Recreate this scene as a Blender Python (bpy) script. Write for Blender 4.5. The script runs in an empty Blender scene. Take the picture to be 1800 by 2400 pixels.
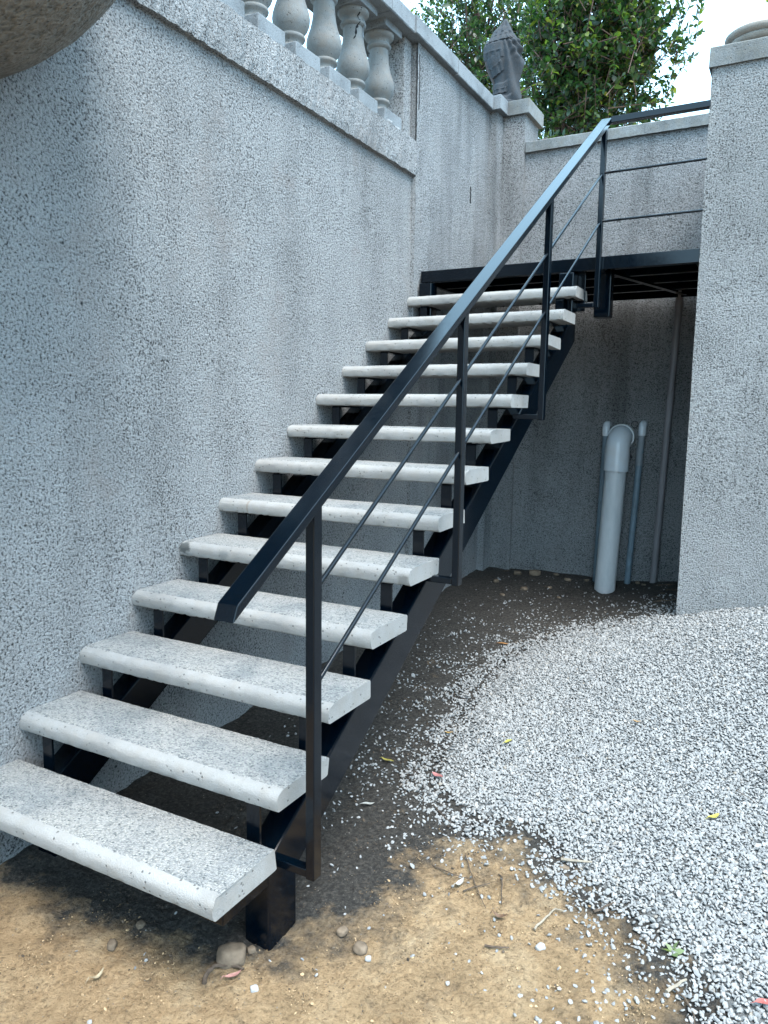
import bpy, bmesh, math, random
import numpy as np
from mathutils import Vector, Matrix, noise

scene = bpy.context.scene
R = math.radians

# ------------------------------------------------------------------ camera
CAM = (2.5367, -1.4741, 1.5249)
YAW, PITCH, ROLL = 0.4971, -0.1328, 0.0138
cy_, sy_, cp_, sp_ = math.cos(YAW), math.sin(YAW), math.cos(PITCH), math.sin(PITCH)
fwd = Vector((-sy_ * cp_, cy_ * cp_, sp_))
rgt = Vector((cy_, sy_, 0))
upv = rgt.cross(fwd)
r2 = rgt * math.cos(ROLL) + upv * math.sin(ROLL)
u2 = -rgt * math.sin(ROLL) + upv * math.cos(ROLL)
cam_d = bpy.data.cameras.new('camera')
cam = bpy.data.objects.new('camera', cam_d)
scene.collection.objects.link(cam)
cam.matrix_world = Matrix(((r2.x, u2.x, -fwd.x, CAM[0]), (r2.y, u2.y, -fwd.y, CAM[1]),
                           (r2.z, u2.z, -fwd.z, CAM[2]), (0, 0, 0, 1)))
cam_d.sensor_fit = 'VERTICAL'
cam_d.sensor_height = 36.0
cam_d.lens = 1775.78 / 2400 * 36
cam_d.clip_start = 0.05
cam_d.clip_end = 500
scene.camera = cam

# ------------------------------------------------------------------ sky, sun, exposure
SUN_EL, SUN_AZ = R(64), R(128)       # azimuth clockwise from +Y
world = bpy.data.worlds.new('World')
scene.world = world
world.use_nodes = True
wn = world.node_tree
bg = wn.nodes['Background']
sky = wn.nodes.new('ShaderNodeTexSky')
sky.sky_type = 'NISHITA'
sky.sun_disc = False
sky.sun_elevation = SUN_EL
sky.sun_rotation = SUN_AZ
sky.air_density = 1.0
sky.dust_density = 6.0
sky.ozone_density = 1.0
veil = wn.nodes.new('ShaderNodeMix')            # even bright overcast veil over the whole sky
veil.data_type = 'RGBA'
veil.inputs[0].default_value = 0.8
veil.inputs[7].default_value = (3.2, 5.45, 7.2, 1)
wn.links.new(sky.outputs[0], veil.inputs[6])
wn.links.new(veil.outputs[2], bg.inputs[0])
bg.inputs[1].default_value = 0.15
sun_d = bpy.data.lights.new('sun', 'SUN')
sun_d.energy = 1.5
sun_d.angle = R(35)
sun_d.color = (1.0, 0.97, 0.93)
sun = bpy.data.objects.new('sun', sun_d)
scene.collection.objects.link(sun)
sdir = Vector((math.sin(SUN_AZ) * math.cos(SUN_EL), math.cos(SUN_AZ) * math.cos(SUN_EL), math.sin(SUN_EL)))
sun.rotation_euler = sdir.to_track_quat('Z', 'Y').to_euler()
sun.location = sdir * 20
scene.view_settings.view_transform = 'Standard'
scene.view_settings.look = 'None'
scene.view_settings.exposure = 2.15
scene.view_settings.gamma = 1.0
scene.cycles.max_bounces = 5
scene.cycles.diffuse_bounces = 1
scene.cycles.glossy_bounces = 2
scene.cycles.transmission_bounces = 2
scene.view_settings.use_curve_mapping = False

rng = random.Random(7)
nrg = np.random.default_rng(11)


def fbm(x, y, z, o=3):
    return noise.fractal(Vector((x, y, z)), 1.0, 2.0, o)


def ss(a, b, x):
    t = min(1.0, max(0.0, (x - a) / (b - a)))
    return t * t * (3 - 2 * t)


# ------------------------------------------------------------------ materials
ALB = .56      # common albedo scale of the stone, soil and paint colours below


class NT:
    def __init__(s, name):
        s.m = bpy.data.materials.new(name)
        s.m.use_nodes = True
        s.t = s.m.node_tree
        s.b = s.t.nodes['Principled BSDF']
        s.pos = s.n('ShaderNodeNewGeometry').outputs['Position']

    def n(s, typ, **kw):
        nd = s.t.nodes.new(typ)
        for k_, v in kw.items():
            setattr(nd, k_, v)
        return nd

    def set(s, nd, key, v):
        if hasattr(v, 'is_linked') or isinstance(v, bpy.types.NodeSocket):
            s.t.links.new(v, nd.inputs[key])
        else:
            nd.inputs[key].default_value = v

    def vec(s, scale):
        nd = s.n('ShaderNodeVectorMath', operation='MULTIPLY')
        s.set(nd, 0, s.pos)
        nd.inputs[1].default_value = scale
        return nd.outputs[0]

    def noise(s, scale, detail=3, rough=.55, vec=None, dist=0.0):
        nd = s.n('ShaderNodeTexNoise')
        s.set(nd, 'Vector', vec if vec is not None else s.pos)
        nd.inputs['Scale'].default_value = scale
        nd.inputs['Detail'].default_value = detail
        nd.inputs['Roughness'].default_value = rough
        nd.inputs['Distortion'].default_value = dist
        return nd.outputs[0]

    def voro(s, scale, feature='F1', vec=None, rnd=1.0):
        nd = s.n('ShaderNodeTexVoronoi', feature=feature)
        s.set(nd, 'Vector', vec if vec is not None else s.pos)
        nd.inputs['Scale'].default_value = scale
        nd.inputs['Randomness'].default_value = rnd
        return nd

    def math(s, op, a, b=None, clamp=False):
        nd = s.n('ShaderNodeMath', operation=op, use_clamp=clamp)
        s.set(nd, 0, a)
        if b is not None:
            s.set(nd, 1, b)
        return nd.outputs[0]

    def ramp(s, f, stops, interp='LINEAR'):
        nd = s.n('ShaderNodeValToRGB')
        e = nd.color_ramp.elements
        nd.color_ramp.interpolation = interp
        while len(e) < len(stops):
            e.new(.5)
        for i, (p_, c_) in enumerate(stops):
            e[i].position = p_
            if not isinstance(c_, (tuple, list)):
                c_ = (c_, c_, c_)
            e[i].color = (*c_, 1)
        s.set(nd, 0, f)
        return nd.outputs[0]

    def rng(s, f, a, b, c, d):
        nd = s.n('ShaderNodeMapRange')
        s.set(nd, 0, f)
        for i, v in enumerate((a, b, c, d)):
            nd.inputs[i + 1].default_value = v
        return nd.outputs[0]

    def mix(s, f, a, b, mode='MIX'):
        nd = s.n('ShaderNodeMix', data_type='RGBA', blend_type=mode)
        s.set(nd, 0, f)
        for k_, v in ((6, a), (7, b)):
            if isinstance(v, (tuple, list)):
                v = (*v, 1)
            s.set(nd, k_, v)
        return nd.outputs[2]

    def bump(s, h, dist, strength=1.0, normal=None):
        nd = s.n('ShaderNodeBump')
        s.set(nd, 'Height', h)
        nd.inputs['Distance'].default_value = dist
        nd.inputs['Strength'].default_value = strength
        if normal is not None:
            s.set(nd, 'Normal', normal)
        return nd.outputs[0]

    def out(s, color=None, rough=None, normal=None, spec=None, metal=None):
        if isinstance(color, (tuple, list)):
            color = tuple(c * ALB for c in color)
        elif color is not None:
            color = s.mix(1.0, color, (ALB, ALB, ALB), 'MULTIPLY')
        for k_, v in (('Base Color', color), ('Roughness', rough), ('Normal', normal),
                      ('Specular IOR Level', spec), ('Metallic', metal)):
            if v is None:
                continue
            if isinstance(v, (tuple, list)):
                v = (*v, 1)
            s.set(s.b, k_, v)
        return s.m


def mat_stucco(name, tone=1.0, tint=(0.94, 1.0, 1.05), coarse=1.0, streak=.35, warm=.25):
    t = NT(name)
    h = t.noise(100 * coarse, 4, .7)
    patch = t.noise(2.4, 4, .65)
    hs = t.math('ADD', h, t.math('MULTIPLY', t.math('SUBTRACT', patch, .5), .16))
    col = t.ramp(hs, [(.355, tuple(.07 * tone * c for c in tint)), (.41, tuple(.27 * tone * c for c in tint)),
                      (.46, tuple(.53 * tone * c for c in tint)), (.62, tuple(.73 * tone * c for c in tint))])
    big = t.noise(.9, 3, .6)
    col = t.mix(1.0, col, t.ramp(big, [(.3, .88), (.5, 1.0), (.72, 1.08)]), 'MULTIPLY')
    st = t.noise(1.0, 3, .65, vec=t.vec((3.6, 3.6, .4)))
    col = t.mix(streak, col, t.ramp(st, [(.34, .35), (.52, 1.0)]), 'MULTIPLY')
    col = t.mix(t.math('MULTIPLY', t.rng(patch, .56, .74, 0, 1), warm), col, (.40, .32, .28))
    v = t.voro(12 * coarse)
    pit = t.math('MULTIPLY', t.rng(v.outputs['Distance'], .11, .05, 0, 1), t.rng(patch, .5, .6, 0, 1))
    col = t.mix(t.math('MULTIPLY', pit, .9), col, (.025, .03, .035))
    mk = t.noise(30 * coarse, 3, .75)
    col = t.mix(t.rng(mk, .36, .29, 0, .55), col, (.05, .055, .06))
    return t.out(col, .93, t.bump(t.math('ADD', h, t.math('MULTIPLY', mk, .6)), .034 / coarse, 1.0), .2)


def mat_cast(name, base, var=.18, grain=220, warm=None, dirt=.3, bump=.0025, spots=(), ring=None):
    t = NT(name)
    f = t.noise(grain, 2, .6)
    g = t.noise(3.2, 5, .62)
    g2 = t.noise(17, 3, .6)
    col = t.mix(1.0, base, t.ramp(f, [(.3, 1 - var), (.5, 1.0), (.7, 1 + var * .6)]), 'MULTIPLY')
    col = t.mix(dirt, col, t.ramp(g, [(.32, .3), (.52, .95), (.7, 1.1)]), 'MULTIPLY')
    if warm:
        col = t.mix(t.rng(g2, .42, .66, 0, .55), col, warm)
    v = t.voro(46)
    pit = t.math('MULTIPLY', t.rng(v.outputs['Distance'], .22, .1, 0, 1), t.rng(t.noise(21, 1), .48, .54, 0, 1))
    col = t.mix(t.math('MULTIPLY', pit, .75), col, (.11, .105, .10))
    for c_, r_, sc, hard in spots:
        d = t.n('ShaderNodeVectorMath', operation='DISTANCE')
        t.set(d, 0, t.pos)
        d.inputs[1].default_value = c_
        m = t.math('ADD', d.outputs['Value'], t.math('MULTIPLY', t.math('SUBTRACT', t.noise(48, 4, .7), .5), r_ * 1.6))
        col = t.mix(t.math('MULTIPLY', t.rng(m, r_, r_ * .6, 0, 1), hard), col, sc)
    if ring is not None:
        sp = t.n('ShaderNodeSeparateXYZ')
        t.set(sp, 0, t.pos)
        m = t.math('ABSOLUTE', t.math('SUBTRACT', t.math('ADD', sp.outputs[0], t.math('MULTIPLY', g2, .02)), ring))
        col = t.mix(t.math('MULTIPLY', t.rng(m, .007, .002, 0, 1), .45), col, (.30, .20, .12))
    h = t.math('SUBTRACT', t.math('ADD', f, t.math('MULTIPLY', g2, .8)), pit)
    return t.out(col, .85, t.bump(h, bump, .9), .3)


def mat_aggregate():
    t = NT('exposed_aggregate')
    v = t.voro(160)
    sep = t.n('ShaderNodeSeparateColor')
    t.set(sep, 0, v.outputs['Color'])
    col = t.ramp(sep.outputs[0], [(0, (.14, .155, .16)), (.12, (.28, .29, .29)), (.35, (.41, .41, .40)),
                                  (.8, (.50, .49, .47)), (1, (.56, .55, .51))])
    col = t.mix(t.rng(v.outputs['Distance'], .5, .8, 0, .6), col, (.27, .27, .26))
    big = t.noise(3.6, 4, .6)
    col = t.mix(.8, col, t.ramp(big, [(.34, (.66, .71, .75)), (.5, (1.0, 1.0, 1.0)), (.7, (1.12, 1.10, 1.07))]), 'MULTIPLY')
    return t.out(col, .8, t.bump(v.outputs['Distance'], -.005, 1.0), .35)


def mat_metal():
    t = NT('black_painted_steel')
    n = t.noise(60, 3, .6)
    dust = t.noise(5, 4, .65)
    col = t.mix(t.rng(dust, .5, .75, 0, .35), (.0006, .0036, .0080), (.003, .010, .017))
    return t.out(col, t.rng(n, .3, .7, .10, .16), None, .34)


def mat_simple(name, color, rough=.6, var=.2, scale=30, spec=.4, bump=.001, stretch=None):
    t = NT(name)
    n = t.noise(scale, 4, .6, vec=t.vec(stretch) if stretch else None)
    lo = tuple(c * (1 - var) for c in color)
    hi = tuple(min(1, c * (1 + var)) for c in color)
    return t.out(t.ramp(n, [(.3, lo), (.7, hi)]), rough, t.bump(n, bump, .6), spec)


def mat_pebble(name='white_gravel'):
    t = NT(name)
    g = t.n('ShaderNodeNewGeometry')
    r = g.outputs['Random Per Island']
    col = t.ramp(r, [(0, (.30, .31, .31)), (.12, (.38, .385, .385)), (.4, (.43, .43, .42)),
                     (.85, (.49, .485, .475)), (.97, (.54, .53, .51)), (1, (.42, .37, .31))])
    n = t.noise(160, 2)
    col = t.mix(1.0, col, t.ramp(n, [(.3, .82), (.7, 1.08)]), 'MULTIPLY')
    return t.out(col, .8, None, .3)


def mat_ground():
    t = NT('sandy_soil')
    a = t.n('ShaderNodeAttribute', attribute_name='gravel').outputs['Fac']
    d = t.n('ShaderNodeAttribute', attribute_name='dirt_shade').outputs['Fac']
    n1 = t.noise(5, 5, .65)
    n2 = t.noise(60, 6, .78)
    sand = t.ramp(n1, [(.3, (.50, .34, .19)), (.5, (.74, .505, .285)), (.7, (.86, .63, .385))])
    sand = t.mix(1.0, sand, t.ramp(n2, [(.34, .42), (.47, .92), (.66, 1.22)]), 'MULTIPLY')
    soil_shade = t.ramp(n2, [(.3, (.03, .029, .028)), (.5, (.095, .088, .080)), (.7, (.21, .19, .165))])  # dark soil: gravel-edge dirt, and stair shade painted into the ground colour
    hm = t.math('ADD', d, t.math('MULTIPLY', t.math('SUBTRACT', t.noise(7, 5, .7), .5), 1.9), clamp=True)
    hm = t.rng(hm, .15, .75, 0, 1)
    col = t.mix(hm, sand, soil_shade)
    gm = t.rng(t.math('ADD', a, t.math('MULTIPLY', t.math('SUBTRACT', n1, .5), .9)), .5, .62, 0, 1)
    col = t.mix(gm, col, t.ramp(n2, [(.3, (.24, .245, .24)), (.5, (.36, .365, .36)), (.7, (.46, .46, .45))]))
    gv = t.voro(95)
    gs = t.n('ShaderNodeSeparateColor')
    t.set(gs, 0, gv.outputs['Color'])
    grit = t.math('MULTIPLY', t.rng(gv.outputs['Distance'], .3, .2, 0, 1), t.rng(gs.outputs[0], .9, .93, 0, 1))
    col = t.mix(t.math('MULTIPLY', grit, .7), col, t.ramp(gs.outputs[1], [(0, (.16, .12, .09)), (1, (.55, .52, .45))]))
    return t.out(col, .95, t.bump(n2, .030, 1.0), .15)


def mat_leaf(name, stops, trans=.35):
    t = NT(name)
    g = t.n('ShaderNodeNewGeometry')
    col = t.ramp(g.outputs['Random Per Island'], stops)
    t.out(col, .38, None, .5)
    tr = t.n('ShaderNodeBsdfTranslucent')
    t.set(tr, 0, t.mix(1.0, col, (1.1, 1.2, .45), 'MULTIPLY'))
    mx = t.n('ShaderNodeMixShader')
    mx.inputs[0].default_value = trans
    t.t.links.new(t.b.outputs[0], mx.inputs[1])
    t.t.links.new(tr.outputs[0], mx.inputs[2])
    t.t.links.new(mx.outputs[0], t.t.nodes['Material Output'].inputs[0])
    return t.m


MT = {}
MT['stucco'] = mat_stucco('roughcast_left', 1.12, (.98, 1.0, 1.01), 1.0, .22, .4)
MT['stucco_far'] = mat_stucco('roughcast_stained', 1.06, (.97, 1.0, 1.02), 1.0, .5, .2)
MT['stucco_back'] = mat_stucco('roughcast_back', .88, (1.0, 1.0, 1.0), 1.15, .5, .2)
MT['stucco_right'] = mat_stucco('roughcast_right', 1.02, (.98, 1.0, 1.0), 1.05, .2, .3)
MT['coping'] = mat_cast('cast_stone_coping', (.34, .37, .39), .3, 150, None, .6)
MT['coping_back'] = mat_cast('cast_stone_back', (.31, .325, .325), .35, 140, (.24, .23, .20), .6)
MT['baluster'] = mat_cast('cast_stone_baluster', (.34, .35, .345), .16, 180, (.33, .285, .24), .5)
MT['corbel'] = mat_cast('old_cast_stone', (.29, .262, .22), .5, 42, (.36, .30, .24), .5, .02)
MT['tread'] = mat_cast('precast_concrete', (.475, .47, .455), .10, 220, (.43, .405, .37), .36, .003)
CAST = ((.475, .47, .455), .10, 220, (.43, .405, .37), .36, .003)
MT['tread_stained'] = mat_cast('precast_concrete_stained', *CAST, spots=[((.03, 1.165, .875), .042, (.10, .11, .11), .9), ((.27, 1.165, .86), .03, (.30, .31, .31), .7), ((1.19, 1.17, .85), .03, (.24, .23, .21), .6)])
MT['tread_ringed'] = mat_cast('precast_concrete_ringed', *CAST, ring=.19)
MT['agg'] = mat_aggregate()
MT['metal'] = mat_metal()
MT['pebble'] = mat_pebble()
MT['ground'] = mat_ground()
MT['pvc'] = mat_simple('white_pvc', (1.1, 1.2, 1.28), .22, .08, 6, .5, .0002)
MT['pvc_dirty'] = mat_simple('weathered_pvc', (.95, .99, 1.0), .42, .14, 22, .45, .0003, (1, 1, .25))
MT['pipe_blue'] = mat_simple('grey_blue_pipe', (.24, .33, .39), .45, .15, 14, .45, .0003)
MT['pipe_grey'] = mat_simple('grey_pipe', (.36, .40, .43), .5, .15, 14, .4, .0003)
MT['pipe_brown'] = mat_simple('brown_grey_pipe', (.36, .34, .35), .5, .18, 18, .4, .0003, (1, 1, .2))
MT['wire'] = mat_simple('dark_wire', (.03, .03, .035), .5)
MT['crack'] = mat_simple('dark_crack', (.018, .018, .022), .95)
MT['mortar'] = mat_simple('grey_mortar', (.30, .33, .35), .9, .2, 60, .2, .002)
MT['statue'] = mat_cast('dark_weathered_clay', (.060, .074, .088), .3, 120, (.075, .07, .07), .5, .003)
MT['statue_red'] = mat_cast('reddish_weathered_clay', (.11, .08, .072), .3, 110, (.085, .085, .09), .5, .003)
MT['urn'] = mat_cast('pale_urn_stone', (.50, .46, .41), .2, 150, (.40, .33, .27), .45)
MT['rock'] = mat_simple('brown_rock', (.25, .19, .135), .85, .35, 24, .3, .006)
MT['rock_white'] = mat_simple('pale_rock', (.55, .56, .56), .8, .2, 40, .3, .003)
MT['twig'] = mat_simple('dry_twig', (.12, .085, .06), .8, .4, 60)
MT['twig_pale'] = mat_simple('bleached_stick', (.42, .36, .28), .8, .3, 60)
MT['bark'] = mat_simple('brown_bark', (.14, .085, .065), .85, .4, 22, .3, .004, (1, 1, .3))
MT['leaf_a'] = mat_leaf('glossy_leaf', [(0, (.012, .04, .022)), (.45, (.03, .085, .035)), (.75, (.07, .15, .045)),
                                       (.93, (.17, .25, .06)), (1, (.30, .32, .07))])
MT['leaf_b'] = mat_leaf('far_leaf', [(0, (.015, .045, .028)), (.5, (.035, .09, .045)), (.85, (.08, .15, .06)), (1, (.2, .27, .09))])


# ------------------------------------------------------------------ mesh helpers
class MB:
    def __init__(s):
        s.v, s.f, s.m = [], [], []

    def face(s, idx, mi=0):
        s.f.append(tuple(idx))
        s.m.append(mi)

    def box(s, x0, x1, y0, y1, z0, z1, mi=0):
        b = len(s.v)
        s.v += [(x0, y0, z0), (x1, y0, z0), (x1, y1, z0), (x0, y1, z0), (x0, y0, z1), (x1, y0, z1), (x1, y1, z1), (x0, y1, z1)]
        for q in ((0, 3, 2, 1), (4, 5, 6, 7), (0, 1, 5, 4), (1, 2, 6, 5), (2, 3, 7, 6), (3, 0, 4, 7)):
            s.face([b + i for i in q], mi)
        return s

    def tube(s, pts, rad, n=10, cap=True, mi=0, square=None):
        pts = [Vector(p) for p in pts]
        if not isinstance(rad, (list, tuple)):
            rad = [rad] * len(pts)
        b = len(s.v)
        tan = (pts[1] - pts[0]).normalized()
        ref = Vector((0, 0, 1)) if abs(tan.z) < .9 else Vector((1, 0, 0))
        u = tan.cross(ref).normalized()
        for i, p in enumerate(pts):
            if i == 0:
                t = (pts[1] - p).normalized()
            elif i == len(pts) - 1:
                t = (p - pts[i - 1]).normalized()
            else:
                t = ((pts[i + 1] - p).normalized() + (p - pts[i - 1]).normalized()).normalized()
            u = (u - t * u.dot(t)).normalized()
            w = t.cross(u)
            for j in range(n):
                a = 2 * math.pi * j / n
                s.v.append(tuple(p + (u * math.cos(a) + w * math.sin(a)) * rad[i]))
        for i in range(len(pts) - 1):
            for j in range(n):
                s.face((b + i * n + j, b + i * n + (j + 1) % n, b + (i + 1) * n + (j + 1) % n, b + (i + 1) * n + j), mi)
        if cap:
            s.face([b + j for j in range(n)][::-1], mi)
            s.face([b + (len(pts) - 1) * n + j for j in range(n)], mi)
        return s

    def lathe(s, prof, c=(0, 0, 0), n=28, a0=0, a1=2 * math.pi, mi=0):
        b = len(s.v)
        full = abs(a1 - a0 - 2 * math.pi) < 1e-6
        m = n if full else n + 1
        for r, z in prof:
            for j in range(m):
                a = a0 + (a1 - a0) * j / n
                s.v.append((c[0] + r * math.cos(a), c[1] + r * math.sin(a), c[2] + z))
        for i in range(len(prof) - 1):
            for j in range(n):
                j2 = (j + 1) % m
                s.face((b + i * m + j, b + i * m + j2, b + (i + 1) * m + j2, b + (i + 1) * m + j), mi)
        if full:
            s.face([b + j for j in range(m)][::-1], mi)
            s.face([b + (len(prof) - 1) * m + j for j in range(m)], mi)
        return s

    def prism(s, poly, x0, x1, mi=0):
        """polygon in (y,z), extruded along x"""
        b = len(s.v)
        n = len(poly)
        s.v += [(x0, y, z) for y, z in poly] + [(x1, y, z) for y, z in poly]
        s.face([b + i for i in range(n)][::-1], mi)
        s.face([b + n + i for i in range(n)], mi)
        for i in range(n):
            j = (i + 1) % n
            s.face((b + i, b + j, b + n + j, b + n + i), mi)
        return s

    def sweep(s, prof, axis, a0, a1, n, jit=0.0, seed=0.0, mats=None, endjit=0.0):
        """closed profile (p,q) swept along axis 'x' -> (y,z)=(p,q), or 'y' -> (x,z)=(p,q)"""
        b = len(s.v)
        k = len(prof)
        for i in range(n + 1):
            a = a0 + (a1 - a0) * i / n
            e = 1.0 if i in (0, n) else 0.0
            for j, (p_, q_) in enumerate(prof):
                dp = jit * noise.noise(Vector((a * 23 + seed, j * 3.1, seed))) + jit * .6 * noise.noise(Vector((a * 60 + seed, j * 3.1, seed + 5)))
                dq = jit * noise.noise(Vector((a * 23 + seed, j * 3.1 + 50, seed)))
                aa = a + e * endjit * noise.noise(Vector((p_ * 40 + seed, q_ * 40, i)))
                if axis == 'x':
                    s.v.append((aa, p_ + dp, q_ + dq))
                else:
                    s.v.append((p_ + dp, aa, q_ + dq))
        for i in range(n):
            for j in range(k):
                j2 = (j + 1) % k
                s.face((b + i * k + j, b + i * k + j2, b + (i + 1) * k + j2, b + (i + 1) * k + j), mats[j] if mats else 0)
        s.face([b + j for j in range(k)][::-1])
        s.face([b + n * k + j for j in range(k)])
        return s

    def build(s, name, mats, parent=None, bevel=0.0, smooth=False, seg=2, angle=40):
        me = bpy.data.meshes.new(name)
        me.from_pydata(s.v, [], s.f)
        if not isinstance(mats, (list, tuple)):
            mats = [mats]
        for m in mats:
            me.materials.append(m)
        me.polygons.foreach_set('material_index', s.m)
        bm = bmesh.new()
        bm.from_mesh(me)
        bmesh.ops.recalc_face_normals(bm, faces=bm.faces)
        if bevel:
            ed = [e for e in bm.edges if len(e.link_faces) == 2 and e.calc_face_angle(0) > R(30)]
            bmesh.ops.bevel(bm, geom=ed, offset=bevel, segments=seg, profile=.5, affect='EDGES', clamp_overlap=True)
        bm.to_mesh(me)
        bm.free()
        if smooth:
            me.polygons.foreach_set('use_smooth', [True] * len(me.polygons))
            try:
                me.set_sharp_from_angle(angle=R(angle))
            except Exception:
                pass
        me.update()
        return link(name, me, parent)


def link(name, me, parent=None):
    o = bpy.data.objects.new(name, me)
    scene.collection.objects.link(o)
    if parent is not None:
        o.parent = parent
        w = Vector((0, 0, 0))
        q = parent
        while q is not None:
            w += q.location
            q = q.parent
        o.location = -w
    return o


def tag(o, label=None, cat=None, group=None, kind=None):
    if label:
        o['label'] = label
    if cat:
        o['category'] = cat
    if group:
        o['group'] = group
    if kind:
        o['kind'] = kind
    return o


def thing(name, loc, label, cat, group=None):
    o = bpy.data.objects.new(name, None)
    scene.collection.objects.link(o)
    o.location = loc
    o.empty_display_size = .1
    return tag(o, label, cat, group)


def soup(name, V, F, mat, parent=None, smooth=False):
    """V: (N,3) array, F: (M,3) int array -> triangle mesh, fast"""
    me = bpy.data.meshes.new(name)
    me.vertices.add(len(V))
    me.vertices.foreach_set('co', np.ascontiguousarray(V, dtype=np.float32).ravel())
    me.loops.add(len(F) * 3)
    me.loops.foreach_set('vertex_index', np.ascontiguousarray(F, dtype=np.int32).ravel())
    me.polygons.add(len(F))
    me.polygons.foreach_set('loop_start', np.arange(0, len(F) * 3, 3, dtype=np.int32))
    me.polygons.foreach_set('use_smooth', np.full(len(F), smooth))
    me.materials.append(mat)
    me.update(calc_edges=True)
    me.validate()
    return link(name, me, parent)


def rot_mats(n, g):
    q = g.normal(size=(n, 4))
    q /= np.linalg.norm(q, axis=1)[:, None]
    w, x, y, z = q.T
    return np.stack([np.stack([1 - 2 * (y * y + z * z), 2 * (x * y - z * w), 2 * (x * z + y * w)], -1),
                     np.stack([2 * (x * y + z * w), 1 - 2 * (x * x + z * z), 2 * (y * z - x * w)], -1),
                     np.stack([2 * (x * z - y * w), 2 * (y * z + x * w), 1 - 2 * (x * x + y * y)], -1)], 1)


# ------------------------------------------------------------------ ground
GRAV = [(1.90, 3.70), (1.464, 3.618), (1.176, 3.526), (0.966, 3.182), (0.971, 2.451), (1.04, 1.86), (1.149, 1.426),
        (1.3, 1.297), (1.503, 1.213), (1.738, 1.259), (1.88, 1.086), (2.072, 0.972), (2.237, 0.892), (2.361, 0.79),
        (2.416, 0.649), (2.50, 0.40), (2.72, 0.1), (3.1, -.5), (3.6, -1.5), (14, -3.0), (14, 3.75)]
GP = np.array(GRAV)


def grav_sd(X, Y):
    """signed distance to the gravel patch (negative inside)"""
    P = np.stack([X, Y], -1)
    d = np.full(X.shape, 1e9)
    ins = np.zeros(X.shape, bool)
    for i in range(len(GP)):
        a, b = GP[i], GP[(i + 1) % len(GP)]
        ab = b - a
        t = np.clip(((P - a) @ ab) / (ab @ ab), 0, 1)
        q = a + t[..., None] * ab
        d = np.minimum(d, np.linalg.norm(P - q, axis=-1))
        c = (a[1] > P[..., 1]) != (b[1] > P[..., 1])
        with np.errstate(divide='ignore', invalid='ignore'):
            xi = a[0] + (P[..., 1] - a[1]) / (b[1] - a[1] + 1e-12) * ab[0]
        ins ^= c & (P[..., 0] < xi)
    return np.where(ins, -d, d)


def gz_base(X, Y):
    t = np.clip((X - .9) / 1.7, 0, 1)
    t = t * t * (3 - 2 * t)
    fall = 1 - np.clip((X - 4) / 4, 0, 1)
    return -.06 * np.exp(-((X - 1.2) ** 2 + (Y - 4.85) ** 2) / .05) - .215 + .062 * np.clip(Y, -2, 5.5) + .36 * t * fall * np.exp(-((Y - 3.6) / 1.3) ** 2)


def gz(x, y):
    return float(gz_base(np.array(x), np.array(y))) + .012 * noise.noise(Vector((x * 2.3, y * 2.3, 1.0)))


def axis(parts):
    out = []
    for a, b, st in parts:
        out += list(np.arange(a, b - 1e-6, st))
    out.append(parts[-1][1])
    return np.array(out)


ax = axis([(-160, -20, 20), (-20, -2, 3), (-2, -.2, .3), (-.2, .6, .025), (.6, 2.5, .0085), (2.5, 3.4, .03), (3.4, 6, .2), (6, 20, 2), (20, 160, 20)])
ay = axis([(-160, -20, 20), (-20, -2, 2), (-2, -.6, .1), (-.6, 1.35, .0085), (1.35, 3, .03), (3, 5.4, .04), (5.4, 8, .5), (8, 20, 3), (20, 160, 20)])
GX, GY = np.meshgrid(ax, ay, indexing='ij')
SD = grav_sd(GX, GY)
Zb = gz_base(GX, GY)


def footprint(x, y, cx, cy, ang, L=.27, W=.095):
    c, s = math.cos(ang), math.sin(ang)
    u, v = (x - cx) * c + (y - cy) * s, -(x - cx) * s + (y - cy) * c
    e = (u / (L / 2)) ** 2 + (v / (W / 2 * (1 + .25 * math.sin(u * 14)))) ** 2
    if e > 1.3:
        return 0
    m = ss(1.3, .8, e) if e > .8 else 1
    pat = .5 + .5 * math.cos(u * 210 + 1.2 * math.cos(v * 130)) * math.cos(v * 120)
    return m * (-.005 - .013 * (1 if pat > .62 else 0)) + (.007 if .95 < e < 1.25 else 0)


PRINTS = [(1.63, .16, 1.1), (1.90, .27, .9), (1.45, .02, 1.3), (1.86, .02, 1.0), (2.15, .33, .8), (.95, -.25, 1.2)]
for i in range(GX.shape[0]):
    for j in range(GX.shape[1]):
        x, y = ax[i], ay[j]
        if -.3 < x < 4 and -2 < y < 5.4:
            z = .012 * noise.noise(Vector((x * 2.3, y * 2.3, 1.0)))
            if .6 <= x <= 2.6 and -.6 <= y <= 1.6:
                if SD[i, j] > -.03:
                    z += .010 * noise.noise(Vector((x * 9, y * 9, 3.0))) + .006 * noise.noise(Vector((x * 27, y * 27, 7.0)))
                    z += .009 * max(0, noise.noise(Vector((x * 48, y * 48, 2.0))) - .05)
                    if y < .6:
                        for f_ in PRINTS:
                            if abs(x - f_[0]) < .2 and abs(y - f_[1]) < .2:
                                z += footprint(x, y, *f_)
            elif x < 1.4:
                z += .015 * noise.noise(Vector((x * 6, y * 6, 3.0))) + .008 * noise.noise(Vector((x * 18, y * 18, 5.0)))
            Zb[i, j] += z
nx, ny = GX.shape
V = np.stack([GX, GY, Zb], -1).reshape(-1, 3)
ii, jj = np.meshgrid(np.arange(nx - 1), np.arange(ny - 1), indexing='ij')
a_ = (ii * ny + jj).ravel()
F = np.concatenate([np.stack([a_, a_ + ny, a_ + ny + 1], -1), np.stack([a_, a_ + ny + 1, a_ + 1], -1)])
ground = soup('ground', V, F, MT['ground'], smooth=True)
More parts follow.
